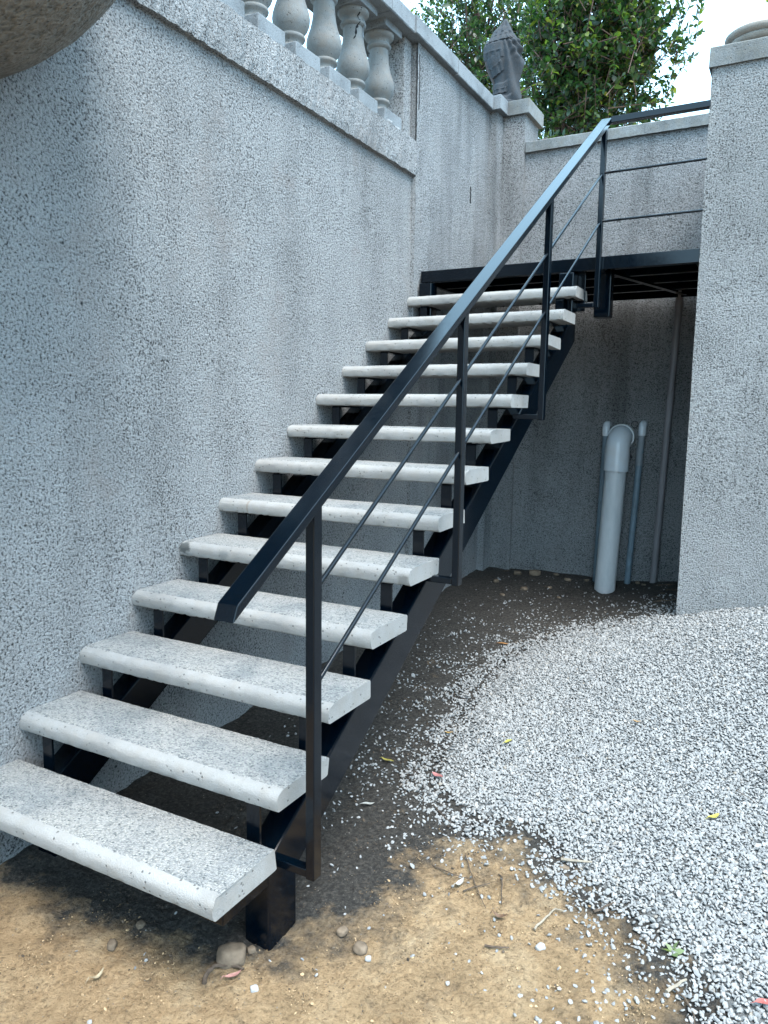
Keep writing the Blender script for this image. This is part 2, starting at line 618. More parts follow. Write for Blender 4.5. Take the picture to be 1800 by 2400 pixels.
tag(ground, 'sandy brown soil with scuffed footprints under and before the stairs', None, None, 'structure')
at = ground.data.attributes.new('gravel', 'FLOAT', 'POINT')
at.data.foreach_set('value', np.clip(.5 - (SD + .09) / .2, 0, 1).astype(np.float32).ravel())


def dirt_shade(X, Y, sd):
    h = .75 * np.exp(-np.clip(sd, 0, 9) / .16) + .95 / (1 + np.exp((X - 1.38) / .09)) * (1 / (1 + np.exp(-(Y - .38) / .10)))  # dirt along the gravel edge, then painted shade under the stairs
    h += .8 / (1 + np.exp((X - 1.15) / .08)) / (1 + np.exp(-(Y - .13) / .05))  # painted shade carried forward beneath the lowest tread
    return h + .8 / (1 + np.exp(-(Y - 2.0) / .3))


soil_shade = dirt_shade(GX, GY, SD)
at = ground.data.attributes.new('dirt_shade', 'FLOAT', 'POINT')
at.data.foreach_set('value', np.clip(soil_shade, 0, 1).astype(np.float32).ravel())

# upper terraces behind the walls
mb = MB()
mb.box(-60, -.37, -40, 60, -.6, 3.28)
o = mb.build('terrace', mat_simple('terrace_soil', (.22, .19, .15), .95, .3, 8), bevel=0)
tag(o, 'raised garden terrace behind the left wall', None, None, 'structure')
mb = MB()
mb.box(-.368, 60, 5.46, 60, -.6, 3.2)
o = mb.build('upper_terrace', MT['ground'], bevel=0)
tag(o, 'raised garden terrace behind the back wall', None, None, 'structure')

# gravel pebbles
ICO_V = []
ph = (1 + 5 ** .5) / 2
for a in (-1, 1):
    for b in (-ph, ph):
        ICO_V += [(0, a, b), (a, b, 0), (b, 0, a)]
ICO_V = np.array(ICO_V) / math.sqrt(1 + ph * ph)
from itertools import combinations
ICO_F = []
el = min(np.linalg.norm(ICO_V[0] - ICO_V[i]) for i in range(1, 12))
for t3 in combinations(range(12), 3):
    if all(abs(np.linalg.norm(ICO_V[t3[i]] - ICO_V[t3[(i + 1) % 3]]) - el) < 1e-3 for i in range(3)):
        a, b, c = t3
        nrm = np.cross(ICO_V[b] - ICO_V[a], ICO_V[c] - ICO_V[a])
        ICO_F.append((a, b, c) if nrm @ ICO_V[a] > 0 else (a, c, b))
ICO_F = np.array(ICO_F)


def pebbles(name, P, size, g):
    n = len(P)
    ax3 = np.stack([g.uniform(.85, 1.35, n), g.uniform(.65, 1.0, n), g.uniform(.45, .75, n)], -1)
    v = ICO_V[None] * (1 + g.uniform(-.22, .22, (n, 12, 1)))
    v = v * ax3[:, None, :]
    # random yaw with a moderate tilt
    yaw = g.uniform(0, 2 * np.pi, n)
    tl = g.normal(0, .38, (n, 2))
    cyw, syw = np.cos(yaw), np.sin(yaw)
    x, y, z = v[..., 0], v[..., 1], v[..., 2]
    x, y = x * cyw[:, None] - y * syw[:, None], x * syw[:, None] + y * cyw[:, None]
    z, x = z + x * np.sin(tl[:, :1]), x * np.cos(tl[:, :1])
    z, y = z + y * np.sin(tl[:, 1:]), y * np.cos(tl[:, 1:])
    v = np.stack([x, y, z], -1) * size[:, None, None] + P[:, None, :]
    Fi = (ICO_F[None] + 12 * np.arange(n)[:, None, None]).reshape(-1, 3)
    return soup(name, v.reshape(-1, 3), Fi, MT['pebble'])


def height_of(xs, ys):
    return gz_base(xs, ys) + np.array([.012 * noise.noise(Vector((x * 2.3, y * 2.3, 1.0))) for x, y in zip(xs, ys)])


sp = .0116
gx = np.arange(.85, 3.3, sp)
gy = np.arange(.2, 3.75, sp * .87)
PX, PY = np.meshgrid(gx, gy, indexing='ij')
PX = PX + (np.arange(len(gy)) % 2)[None] * sp * .5
PX = (PX + nrg.uniform(-.45, .45, PX.shape) * sp).ravel()
PY = (PY + nrg.uniform(-.45, .45, PY.shape) * sp).ravel()
sd = grav_sd(PX, PY)
wob = np.array([.05 * noise.noise(Vector((x * 7, y * 7, 4))) + .045 * noise.noise(Vector((x * 19, y * 19, 9))) for x, y in zip(PX, PY)])
fade = np.where(PY > 1.5, .36, .24)
keep = (sd + wob * 1.5 < .04 - fade * nrg.random(len(sd)) ** 1.6) & ~((PX > 1.92) & (PY > 3.6))
PX, PY = PX[keep], PY[keep]
size = nrg.uniform(.0050, .0096, len(PX)) * (1 + .5 * (nrg.random(len(PX)) > .96))
PZ = height_of(PX, PY) + .003 + nrg.uniform(0, .007, len(PX))
o = pebbles('gravel', np.stack([PX, PY, PZ], -1), size, nrg)
tag(o, 'pale grey crushed gravel spread beside the staircase', 'gravel', None, 'stuff')

n = 130000
PX = nrg.uniform(.25, 2.7, n)
PY = nrg.uniform(-.5, 5.0, n)
sd = grav_sd(PX, PY)
cl = np.array([noise.noise(Vector((x * 5, y * 5, 14))) for x, y in zip(PX, PY)])
rho = (.85 * np.exp(-np.clip(sd, 0, 9) / .12) + .2 * np.exp(-np.clip(sd, 0, 9) / .5) * (PY > 1.2) + .10 * np.exp(-np.clip(sd, 0, 9) / .25) + .005) * np.clip(.8 + 1.6 * cl, .1, 2)
keep = (nrg.random(n) < rho * .5) & (sd > -.03)
PX, PY = PX[keep], PY[keep]
size = nrg.uniform(.0035, .0085, len(PX)) * (1 + .6 * (nrg.random(len(PX)) > .96))
PZ = height_of(PX, PY) + size * .25 + .002
o = pebbles('loose_pebbles', np.stack([PX, PY, PZ], -1), size, nrg)
tag(o, 'loose pale pebbles strewn over the soil round the gravel edge', 'pebbles', None, 'stuff')

# crumbs of earth, dark near the gravel and sand coloured in the open
def mat_crumb(name, lo, hi):
    t = NT(name)
    g = t.n('ShaderNodeNewGeometry')
    return t.out(t.ramp(g.outputs['Random Per Island'], [(0, lo), (1, hi)]), .95, None, .15)


for name, label, mat, n, fn in (
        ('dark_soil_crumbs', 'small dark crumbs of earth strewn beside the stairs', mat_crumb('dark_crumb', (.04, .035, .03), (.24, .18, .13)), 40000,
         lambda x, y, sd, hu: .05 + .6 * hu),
        ('sand_crumbs', 'small tan crumbs of sand strewn over the open soil', mat_crumb('sand_crumb', (.20, .135, .08), (.70, .50, .29)), 45000,
         lambda x, y, sd, hu: .55 * (1 - hu))):
    PX = nrg.uniform(.45, 2.5, n)
    PY = nrg.uniform(-.5, 2.4 if 'dark' in name else 1.2, n)
    sd = grav_sd(PX, PY)
    cl = np.array([noise.noise(Vector((x * 6, y * 6, 31))) for x, y in zip(PX, PY)])
    keep = (sd > .0) & (nrg.random(n) < fn(PX, PY, sd, np.clip(dirt_shade(PX, PY, sd), 0, 1)) * np.clip(.55 + 1.7 * cl, .04, 1.5))
    PX, PY = PX[keep], PY[keep]
    size = nrg.uniform(.0010, .0030, len(PX)) * (1 + 1.1 * (nrg.random(len(PX)) > .95))
    PZ = height_of(PX, PY) + size * .3 + .001
    o = pebbles(name, np.stack([PX, PY, PZ], -1), size, nrg)
    o.data.materials[0] = mat
    tag(o, label, 'soil crumbs', None, 'stuff')


# ------------------------------------------------------------------ walls
def wall_face(mb, ua, va, fn, mi=0):
    b = len(mb.v)
    for u in ua:
        for v in va:
            mb.v.append(fn(u, v))
    m = len(va)
    for i in range(len(ua) - 1):
        for j in range(m - 1):
            mb.face((b + i * m + j, b + (i + 1) * m + j, b + (i + 1) * m + j + 1, b + i * m + j + 1), mi)


def relief(u, v, s=0.0, amp=.005):
    return amp * (noise.noise(Vector((u * 1.6 + s, v * 1.6, s))) + .5 * noise.noise(Vector((u * 6 + s, v * 6, s + 3)))
                  + .35 * noise.noise(Vector((u * 22, v * 22, s + 8))))


LEDGE0, LEDGE1 = 3.169, 3.405
COP0, COP1 = 4.048, 4.162
wall = thing('retaining_wall', (-.18, 0, -.3), 'tall blue-grey roughcast retaining wall running along the left of the stairs', 'wall')
mb = MB()
wall_face(mb, axis([(-6, -1, .25), (-1, 3.55, .028)]), axis([(-.6, LEDGE0 + .1, .028)]), lambda u, v: (relief(u, v, 2), u, v))
mb.build('near_face', MT['stucco'], wall, smooth=True, angle=180)
mb = MB()
mb.box(-.36, -.02, -6, 3.55, -.6, LEDGE0 + .1)
mb.build('core', MT['stucco'], wall)
mb = MB()
wall_face(mb, axis([(3.545, 5.12, .028)]), axis([(-.6, COP0, .028)]), lambda u, v: (.03 + relief(u, v, 2.6), u, v))
b = len(mb.v)
mb.box(-.36, .012, 3.56, 5.4, -.6, COP0 - .002)
mb.box(.0, .03, 3.546, 3.57, -.6, LEDGE0 - .002)
mb.build('far_face', MT['stucco_far'], wall, smooth=False)
# end pier of the balustrade
mb = MB()
mb.box(-.30, -.012, 3.425, 3.535, LEDGE1 - .01, COP0 - .001)
mb.build('end_pier', MT['stucco'], wall, bevel=.006)
# scars on the wall: dark short cracks as sunken strips
def crack(parent, pts, w=.004):
    mb = MB()
    n_ = len(pts)
    for i, p_ in enumerate(pts):
        ww = w * (.35 + .65 * math.sin(math.pi * (i + .5) / n_)) * rng.uniform(.7, 1.3)
        mb.v += [(p_[0], p_[1] - ww, p_[2]), (p_[0], p_[1] + ww, p_[2]), (p_[0] - .012, p_[1], p_[2])]
    for i in range(n_ - 1):
        a, b = 3 * i, 3 * i + 3
        mb.face((a, b, b + 1, a + 1))
        mb.face((a, a + 2, b + 2, b))
        mb.face((a + 1, b + 1, b + 2, a + 2))
    return mb.build('crack', MT['crack'], parent)


def crack_line(y0, z0, y1, z1, x=.0075, n_=9, wob=.02, w=.004):
    pts = []
    for i in range(n_):
        t_ = i / (n_ - 1)
        pts.append((x, y0 + (y1 - y0) * t_ + rng.uniform(-wob, wob) * .5, z0 + (z1 - z0) * t_))
    return crack(wall, pts, w)


crack_line(3.572, 3.98, 3.575, 3.62, x=.036, w=.005, wob=.012)
crack_line(4.55, 3.35, 4.56, 3.22, x=.036, w=.002, wob=.012)
# ledge
balu = thing('balustrade', (-.15, 2.4, LEDGE0), 'horizontal stone balustrade of turned balusters on top of the left wall', 'balustrade')
mb = MB()
mb.sweep([(-.32, LEDGE0), (-.02, LEDGE0), (.030, LEDGE0 + .004), (.034, LEDGE0 + .05), (.033, LEDGE0 + .15), (.030, LEDGE1 - .006), (.0, LEDGE1), (-.32, LEDGE1)],
         'y', -6, 3.56, 420, .007, 3.0)
mb.build('ledge', MT['stucco'], balu)
# broken chips at the ledge end
for (y, z, sx, sy, sz, ang) in ((3.20, LEDGE1 - .01, .05, .07, .05, .4), (3.29, LEDGE1 - .02, .045, .05, .06, -.5), (3.36, LEDGE1 - .005, .04, .045, .03, .2)):
    bm = bmesh.new()
    bmesh.ops.create_icosphere(bm, subdivisions=1, radius=1)
    for v in bm.verts:
        v.co = Vector((v.co.x * sx, v.co.y * sy, v.co.z * sz)) * rng.uniform(.75, 1.15)
        v.co.rotate(Matrix.Rotation(ang, 3, 'X'))
        v.co += Vector((-.012, y, z))
    me = bpy.data.meshes.new('broken_chip')
    bm.to_mesh(me)
    bm.free()
    me.materials.append(MT['coping'])
    link('broken_chip', me, balu)
# balusters
PROF = [(.070, .075), (.074, .080), (.075, .094), (.071, .102), (.056, .107), (.053, .125), (.057, .138), (.068, .146), (.071, .155), (.068, .166),
        (.060, .171), (.066, .182), (.082, .205), (.091, .232), (.094, .258), (.091, .285), (.083, .315), (.072, .350), (.064, .390), (.059, .430),
        (.056, .470), (.055, .498), (.062, .503), (.070, .510), (.072, .518), (.070, .526), (.061, .532), (.057, .540), (.059, .553), (.070, .562),
        (.081, .570), (.087, .580), (.088, .590), (.086, .598)]
PROF = [(r_ * 1.13, .092 + (z_ - .075) * (.598 - .092) / (.598 - .075)) for r_, z_ in PROF]
me_b = me_p = me_a = None
for i, y in enumerate((1.25, 1.585, 1.92, 2.255, 2.59, 2.925, 3.26)):
    if me_b is None:
        ob = MB().lathe(PROF, n=36).build('baluster', MT['baluster'], smooth=True, angle=50)
        op = MB().box(-.118, .118, -.118, .118, 0, .0925).build('plinth', MT['coping'], bevel=.005)
        oa = MB().box(-.112, .112, -.112, .112, .597, COP0 - LEDGE1 + .004).build('abacus', MT['coping'], bevel=.004)
        me_b, me_p, me_a = ob.data, op.data, oa.data
    else:
        ob, op, oa = (bpy.data.objects.new(n_, m_) for n_, m_ in (('baluster', me_b), ('plinth', me_p), ('abacus', me_a)))
        for o in (ob, op, oa):
            scene.collection.objects.link(o)
    ob.parent = balu
    ob.location = Vector((-.118, y, LEDGE1)) - balu.location
    for o in (op, oa):
        o.parent = ob
        o.location = (0, 0, 0)
    ob.rotation_euler.z = rng.uniform(-.02, .02)
    if i == 5:
        ob['label'] = 'cracked baluster with mortar patch near its top'
        def rad(z):
            for (r0, z0), (r1, z1) in zip(PROF, PROF[1:]):
                if z0 <= z <= z1:
                    return r0 + (r1 - r0) * (z - z0) / (z1 - z0 + 1e-9)
            return .07
        mbk = MB()
        pts = []
        for q in range(16):
            zz = .60 - q * .0125
            an = -.55 + .05 * math.sin(q * 1.1) + .03 * math.sin(q * 2.9) - (.05 * max(0, q - 7))
            rr = rad(zz) + .0012
            w_ = (.0035 + .0025 * math.sin(q * 2.3)) * (1.6 if 7 < q < 14 else 1)
            for s_ in (-1, 1):
                a_n = an + s_ * w_ / rr
                pts.append((rr * math.cos(a_n), rr * math.sin(a_n), zz))
        mbk.v = pts
        for q in range(15):
            mbk.face((2 * q, 2 * q + 1, 2 * q + 3, 2 * q + 2))
        cobj = mbk.build('crack', MT['crack'])
        cobj.parent = ob
        mbk = MB()
        for q in range(7):
            zz = .548 - q * .018
            rr = rad(zz) + .003
            w0 = .12 + .1 * math.sin(q * 1.4)
            for a_n in (.15 - w0, .15, .15 + w0 + .1):
                mbk.v.append((rr * math.cos(a_n), rr * math.sin(a_n), zz))
        for q in range(6):
            for c_ in range(2):
                mbk.face((3 * q + c_, 3 * q + c_ + 1, 3 * q + c_ + 4, 3 * q + c_ + 3))
        cobj = mbk.build('mortar_patch', MT['mortar'], smooth=True)
        cobj.parent = ob
# coping stones
cuts = [-6, -4.2, -2.4, -.6, .35, 1.25, 2.17, 3.092, 3.423, 4.136, 4.885]
for i in range(len(cuts) - 1):
    a, b = cuts[i] + .003, cuts[i + 1] - .003
    xf = .068 if i < len(cuts) - 3 else .080
    dz = rng.uniform(-.003, .003)
    mb = MB()
    mb.sweep([(-.40, COP0 + dz), (xf - .006, COP0 + dz), (xf, COP0 + .006 + dz), (xf, COP1 - .008 + dz), (xf - .008, COP1 + dz), (-.40, COP1 + dz)],
             'y', a, b, max(4, int((b - a) / .04)), .0025, i * 3.3, None, .004)
    mb.build('coping_stone', MT['coping'], balu)

# corner pier with pilaster
pier = thing('corner_pier', (.1, 5.28, 0), 'stepped roughcast corner pier with stone cap carrying the statue', 'pier')
mb = MB()
mb.sweep([(-.30, 5.10), (.29, 5.10), (.29, 5.46), (-.30, 5.46)], 'x', 0, 1, 1)
mb = MB()
wall_face(mb, axis([(-.30, .29, .03)]), axis([(-.6, COP0, .03)]), lambda u, v: (u, 5.10 - relief(u, v, 4, .003), v))
wall_face(mb, axis([(5.10, 5.46, .03)]), axis([(-.6, COP0, .03)]), lambda u, v: (.29 + relief(u, v, 5, .003), u, v))
mb.build('shaft', MT['stucco_back'], pier)
mb = MB()
mb.box(-.30, .285, 5.106, 5.458, -.6, COP0 - .003)
mb.build('core', MT['stucco_back'], pier)
mb = MB()
wall_face(mb, axis([(0, .095, .02)]), axis([(-.6, COP0, .03)]), lambda u, v: (u, 4.94 - relief(u, v, 6, .003), v))
wall_face(mb, axis([(4.94, 5.11, .02)]), axis([(-.6, COP0, .03)]), lambda u, v: (.095 + relief(u, v, 7, .003), u, v))
mb.box(-.1, .092, 4.943, 5.11, -.6, COP0 - .003)
mb.build('pilaster', MT['stucco_far'], pier)
mb = MB()
mb.sweep([(4.893, COP0), (5.07, COP0), (5.07, COP1), (4.893, COP1)], 'x', -.39, .143, 14, .002, 2, None, .003)
mb.build('pilaster_cap', MT['coping'], pier, bevel=.004)
mb = MB()
mb.sweep([(5.072, COP0 - .002), (5.49, COP0 - .002), (5.49, COP1 + .002), (5.072, COP1 + .002)], 'x', -.38, .328, 18, .002, 4, None, .004)
mb.build('cap_stone', MT['coping_back'], pier, bevel=.004)

# back wall
bw = thing('back_wall', (1.1, 5.3, 0), 'grey roughcast back wall with plain coping behind the steel platform', 'wall')
mb = MB()
wall_face(mb, axis([(.28, 1.95, .028)]), axis([(-.6, 3.745, .028)]), lambda u, v: (u, 5.135 - relief(u, v, 9, .005), v))
mb.build('face', MT['stucco_back'], bw, smooth=True, angle=180)
MB().box(.29, 6, 5.15, 5.455, -.6, 3.738).build('core', MT['stucco_back'], bw)
xs = [.296, 1.28, 1.94, 3.4, 4.8, 6]
for i in range(5):
    MB().sweep([(5.105, 3.737), (5.49, 3.737), (5.49, 3.822), (5.11, 3.822), (5.105, 3.816)], 'x', xs[i] + .001, xs[i + 1] - .001, 26, .0025, i, None, .002).build('coping_stone', MT['coping_back'], bw)

# right hand wall and pier
rw = thing('garden_wall', (3, 3.8, 0), 'bright roughcast wall with flat cap at the right edge above the gravel', 'wall')
mb = MB()
wall_face(mb, axis([(1.93, 3.2, .028), (3.2, 9, .4)]), axis([(-.3, 3.545, .028)]), lambda u, v: (u, 3.61 - relief(u, v, 12, .005), v))
mb.build('face', MT['stucco_right'], rw, smooth=True, angle=180)
mb = MB()
wall_face(mb, axis([(3.606, 5.14, .05)]), axis([(-.3, 3.545, .05)]), lambda u, v: (1.93 - relief(u, v, 13, .003), u, v))
mb.box(1.934, 9, 3.622, 4.05, -.4, 3.543)
mb.box(1.934, 2.3, 4.05, 5.14, -.4, 3.543)
mb.build('core', MT['stucco_right'], rw)
MB().sweep([(3.592, 3.545), (4.10, 3.545), (4.10, 3.656), (3.596, 3.656), (3.592, 3.650)], 'x', 1.914, 2.62, 26, .0025, 8, None, .004).build('cap_stone', MT['coping_back'], rw)
MB().sweep([(3.60, 3.546), (4.09, 3.546), (4.09, 3.640), (3.60, 3.640)], 'x', 2.625, 9, 30, .0025, 9, None, .004).build('cap_stone', MT['coping_back'], rw)

# urn on the right pier
urn = thing('stone_urn', (2.165, 3.835, 3.656), 'round moulded stone urn on the cap of the right wall', 'urn')
UP = [(r_, z_ * .9) for r_, z_ in [(.150, .0), (.156, .012), (.156, .030), (.150, .040), (.163, .046), (.174, .058), (.178, .072), (.172, .082), (.186, .088), (.197, .098), (.201, .110), (.199, .122), (.188, .132), (.165, .138), (.12, .14)]]
o = MB().lathe(UP, n=48).build('base', MT['urn'], smooth=True, angle=35)
o.parent = urn
UB = [(.118, .136), (.112, .120), (.09, .112), (.05, .108), (.02, .107)]
o = MB().lathe(UB, n=40).build('bowl', MT['urn'], smooth=True, angle=35)
o.parent = urn

# round corbel at the upper left
cb = thing('stone_corbel', (0, -.45, 2.45), 'large rounded brown stone corbel bulging from the left wall overhead', 'corbel')
prof = []
for i in range(15):
    a = math.pi / 2 * i / 14
    prof.append((1.1 * math.sin(a) + .002, 3.1 - .65 * math.cos(a)))
mb = MB()
mb.lathe(prof, (0, -.45, 0), 72, -math.pi / 2, math.pi / 2)
mb.v = [(x + .012 * noise.noise(Vector((x * 5, y * 5, z * 5))) + .006 * noise.noise(Vector((x * 16, y * 16, z * 16))), y, z + .008 * noise.noise(Vector((x * 7, y * 7, z * 7 + 4)))) for x, y, z in mb.v]
mb.build('underside', MT['corbel'], cb, smooth=True, angle=180)
mb = MB()
mb.lathe([(1.098, 3.1), (1.14, 3.104), (1.15, 3.12), (1.15, 3.24), (1.13, 3.26), (.0, 3.27)], (0, -.45, 0), 72, -math.pi / 2, math.pi / 2)
mb.build('rim', MT['corbel'], cb, smooth=True, angle=35)

# ------------------------------------------------------------------ staircase
h_, g_, w_, d_, t_ = .18, .2918, 1.2154, .2875, .069
YP = 3.6385
SL = h_ / g_
st = thing('staircase', (.61, 1.9, -.2), 'open steel staircase with thirteen pale concrete treads and black handrail', 'staircase')
MET = MT['metal']


def tread(k):
    y0, z1 = (k - 1) * g_, k * h_
    z0 = z1 - t_
    sft = -.022 if k == 10 else rng.uniform(-.005, .005)
    y0 += rng.uniform(-.004, .004)
    rr = .034
    prof = [(y0 + .012, z0), (y0 + .004, z0 + .006), (y0, z0 + .02), (y0, z1 - rr)]
    for q in range(1, 8):
        a = math.pi / 2 * q / 8
        prof.append((y0 + rr * (1 - math.cos(a)), z1 - rr + (rr - .0035) * math.sin(a)))
    prof += [(y0 + rr + .002, z1 - .003), (y0 + rr + .006, z1), (y0 + d_ - .004, z1), (y0 + d_, z1 - .005), (y0 + d_, z0 + .005), (y0 + d_ - .006, z0)]
    n0 = len(prof)
    mats = [0] * n0
    ti = 12
    mats[ti - 1] = 1
    mats[ti] = 1
    mb = MB()
    mb.sweep(prof, 'x', sft, w_ + sft, 110, .0014, k * 7.7, mats, .008)
    for i_, v in enumerate(mb.v):        # ragged lower arris
        j = i_ % n0
        if j in (0, n0 - 1, n0 - 2):
            q = noise.noise(Vector((v[0] * 45, k * 5.0, j)))
            if q > .15:
                mb.v[i_] = (v[0], v[1], v[2] + (q - .15) * .03)
    # subdivide end caps with chipped lower corners
    return mb.build('tread', [MT[{5: 'tread_stained', 6: 'tread_ringed'}.get(k, 'tread')], MT['agg']], st, smooth=True, angle=32)


for k in range(1, 14):
    o = tread(k)
    if k == 5:
        o['label'] = 'tread with a dark stain at its left end'

for x0, x1 in ((.045, .145), (1.07, 1.17)):
    mb = MB()
    top = lambda y: SL * y - .09
    bot = lambda y: SL * y - .28
    mb.prism([(.315, -.32), (.465, -.32), (.465, bot(.465)), (3.70, bot(3.70)), (3.70, 2.44), (3.60, 2.44), (3.60, top(3.60)), (.315, top(.315))], x0, x1)
    mb.build('stringer', MET, st, bevel=.007)
    MB().box(x0 + .004, x1 - .004, .10, .318, .02, .109).build('tread_arm', MET, st, bevel=.004)
for s_, x0, x1 in ((0, .090, .142), (1, 1.073, 1.125)):
    for k in range(2, 14):
        yf, zt = (k - 1) * g_ + .035, k * h_ - t_ - .0005
        zb = top(yf) - .01
        th = .009
        ye = (zt + .085) / SL
        poly = [(yf, zb)]
        for q in range(5):
            a = math.pi / 2 * q / 4
            poly.append((yf + .016 * (1 - math.cos(a)), zt - .016 + .016 * math.sin(a)))
        poly += [(min(ye, yf + .24), zt), (min(ye, yf + .24), zt - th)]
        for q in range(4, -1, -1):
            a = math.pi / 2 * q / 4
            poly.append((yf + th + .008 * (1 - math.cos(a)), zt - th - .008 + .008 * math.sin(a)))
        poly.append((yf + th, zb))
        MB().prism(poly, x0, x1).build('tread_bracket', MET, st)

# platform
pf = MB().box(.048, 1.928, YP + .004, 5.06, 2.521, 2.5295).build('platform', MET, st, bevel=.001)
def sub(mb, name, parent, bevel=.004, mat=None, **kw):
    o = mb.build(name, mat or MET, None, bevel=bevel, **kw)
    o.parent = parent
    o.matrix_parent_inverse = Matrix.Identity(4)
    o.location = (0, 0, 0)
    return o
# (platform mesh coords are world coords shifted by its own location, so children share its frame)
sub(MB().box(.045, 1.932, YP - .008, YP + .004, 2.449, 2.529).box(.045, 1.932, YP + .004, YP + .045, 2.449, 2.457), 'front_channel', pf, .002)
sub(MB().box(.045, 1.932, 5.06, 5.072, 2.449, 2.529), 'rear_channel', pf, .002)
for x0 in (.048, 1.90):
    sub(MB().box(x0, x0 + .03, YP + .046, 5.058, 2.449, 2.5205), 'side_channel', pf, .003)
for y0 in (3.98, 4.33, 4.68):
    sub(MB().box(.08, 1.898, y0, y0 + .04, 2.455, 2.5205), 'joist', pf, .003)
mb = MB()
mb.v = [(1.30, 3.70, 2.447), (1.34, 3.69, 2.447), (1.70, 4.95, 2.447), (1.66, 4.96, 2.447), (1.30, 3.70, 2.453), (1.34, 3.69, 2.453), (1.70, 4.95, 2.453), (1.66, 4.96, 2.453)]
for q in ((0, 3, 2, 1), (4, 5, 6, 7), (0, 1, 5, 4), (1, 2, 6, 5), (2, 3, 7, 6), (3, 0, 4, 7)):
    mb.face(q)
sub(mb, 'diagonal_brace', pf, 0)
sub(MB().box(1.27, 1.375, 3.76, 3.86, 2.163, 2.448), 'hanger', pf, .004)
sub(MB().box(1.12, 1.222, 3.705, 3.72, 2.2, 2.448), 'end_plate', pf, .003)

# handrail
RX, RSL = 1.325, .633
def rz(y): return 1.058 + RSL * y
cs = 1 / math.sqrt(1 + RSL * RSL)
hw, hh = .0325, .018 / cs
ye, zc = 3.615, rz(3.615)
mb = MB()
mb.prism([(-.055 - .01, rz(-.055) - hh + .0), (ye - .012, rz(ye - .012) - hh), (ye + .018, rz(ye) - hh + .005), (ye + .018, rz(ye) + hh + .004), (-.055 + .008, rz(-.055) + hh)], RX - hw, RX + hw)
hr = mb.build('handrail', MET, st, bevel=.003, seg=2)
zt = rz(ye) + hh
sub(MB().box(RX + hw + .001, 1.935, ye - .012, ye + .036, zt - .036, zt + .002), 'level_rail', hr, .003)
for i, yc in enumerate((.335, 1.405, 2.505, 3.600)):
    zb = (.095, .805, 1.487, 2.205)[i]
    zt_ = rz(yc) - hh + .004
    sub(MB().box(RX - .0155, RX + .0155, yc - .021, yc + .021, zb, zt_), 'post', hr, .003)
    sub(MB().box(1.171 if i < 3 else 1.20, RX - .016, yc - .017, yc + .017, zb + .003, zb + .03), 'post_foot', hr, .003)
ys = [.335, 1.405, 2.505, 3.600]
for za in (.786, .492):
    for a, b in zip(ys, ys[1:]):
        z_ = lambda y: za + .6245 * y
        sub(MB().tube([(RX, a + .019, z_(a + .019)), (RX, b - .019, z_(b - .019))], .0075, 10), 'rod', hr, 0, smooth=True)
    z1 = za + .6245 * 3.6 + .002
    sub(MB().tube([(RX + .014, 3.61, z1), (1.935, 3.612, z1 + .004)], .0075, 10), 'rod', hr, 0, smooth=True)

# ------------------------------------------------------------------ pipes
dp = thing('drain_pipe', (1.215, 4.93, gz(1.2, 4.93)), 'thick white drain pipe with elbow turning into the back wall', 'pipe')
mb = MB().tube([(1.195, 4.925, -.02), (1.235, 4.935, 1.09)], .086, 28)
for i_, v in enumerate(mb.v[:28]):
    mb.v[i_] = (v[0], v[1], gz(v[0], v[1]) - .02 + rng.uniform(-.006, .006))
mb.build('pipe', MT['pvc_dirty'], dp, smooth=True)
el_pts = [(1.2345, 4.935, 1.06), (1.2375, 4.935, 1.22)]
for q in range(1, 9):
    a = math.pi / 2 * q / 8
    el_pts.append((1.238 + .0 * q, 4.935 + .115 * (1 - math.cos(a)), 1.22 + .115 * math.sin(a)))
el_pts.append((1.238, 5.06, 1.335))
MB().tube(el_pts, [.099, .099] + [.097] * 9, 32).build('elbow', MT['pvc'], dp, smooth=True)
MB().tube([(1.2375, 4.935, 1.195), (1.2378, 4.935, 1.203)], .1005, 32).build('elbow_seam', MT['pvc'], dp, smooth=True)
MB().tube([(1.238, 5.045, 1.335), (1.238, 5.16, 1.335)], .108, 32).build('wall_collar', MT['pvc_dirty'], dp, smooth=True)


def small_pipe(x, ztop, zbot, dx, mat, label, coupling):
    t = thing('water_pipe', (x + dx, 5.07, zbot), label, 'pipe', 'slim water pipes with white elbows')
    MB().tube([(x + dx, 5.066, zbot), (x, 5.066, ztop - .05)], .0265, 16).build('pipe', mat, t, smooth=True)
    pts = [(x, 5.066, ztop - .085), (x, 5.066, ztop - .022)]
    for q in range(1, 6):
        a = math.pi / 2 * q / 5
        pts.append((x, 5.066 + .03 * (1 - math.cos(a)), ztop - .022 + .03 * math.sin(a)))
    pts.append((x, 5.15, ztop + .008))
    MB().tube(pts, .032, 18).build('elbow', MT['pvc'], t, smooth=True)
    if coupling:
        u = .22
        MB().tube([(x + dx * u, 5.066, ztop - .33), (x + dx * u, 5.066, ztop - .25), (x + dx * u * .9, 5.066, ztop - .225), (x + dx * .02, 5.066, ztop - .084)],
                  [.032, .032, .0285, .0285], 18).build('coupling', MT['pipe_grey'], t, smooth=True)
    return t


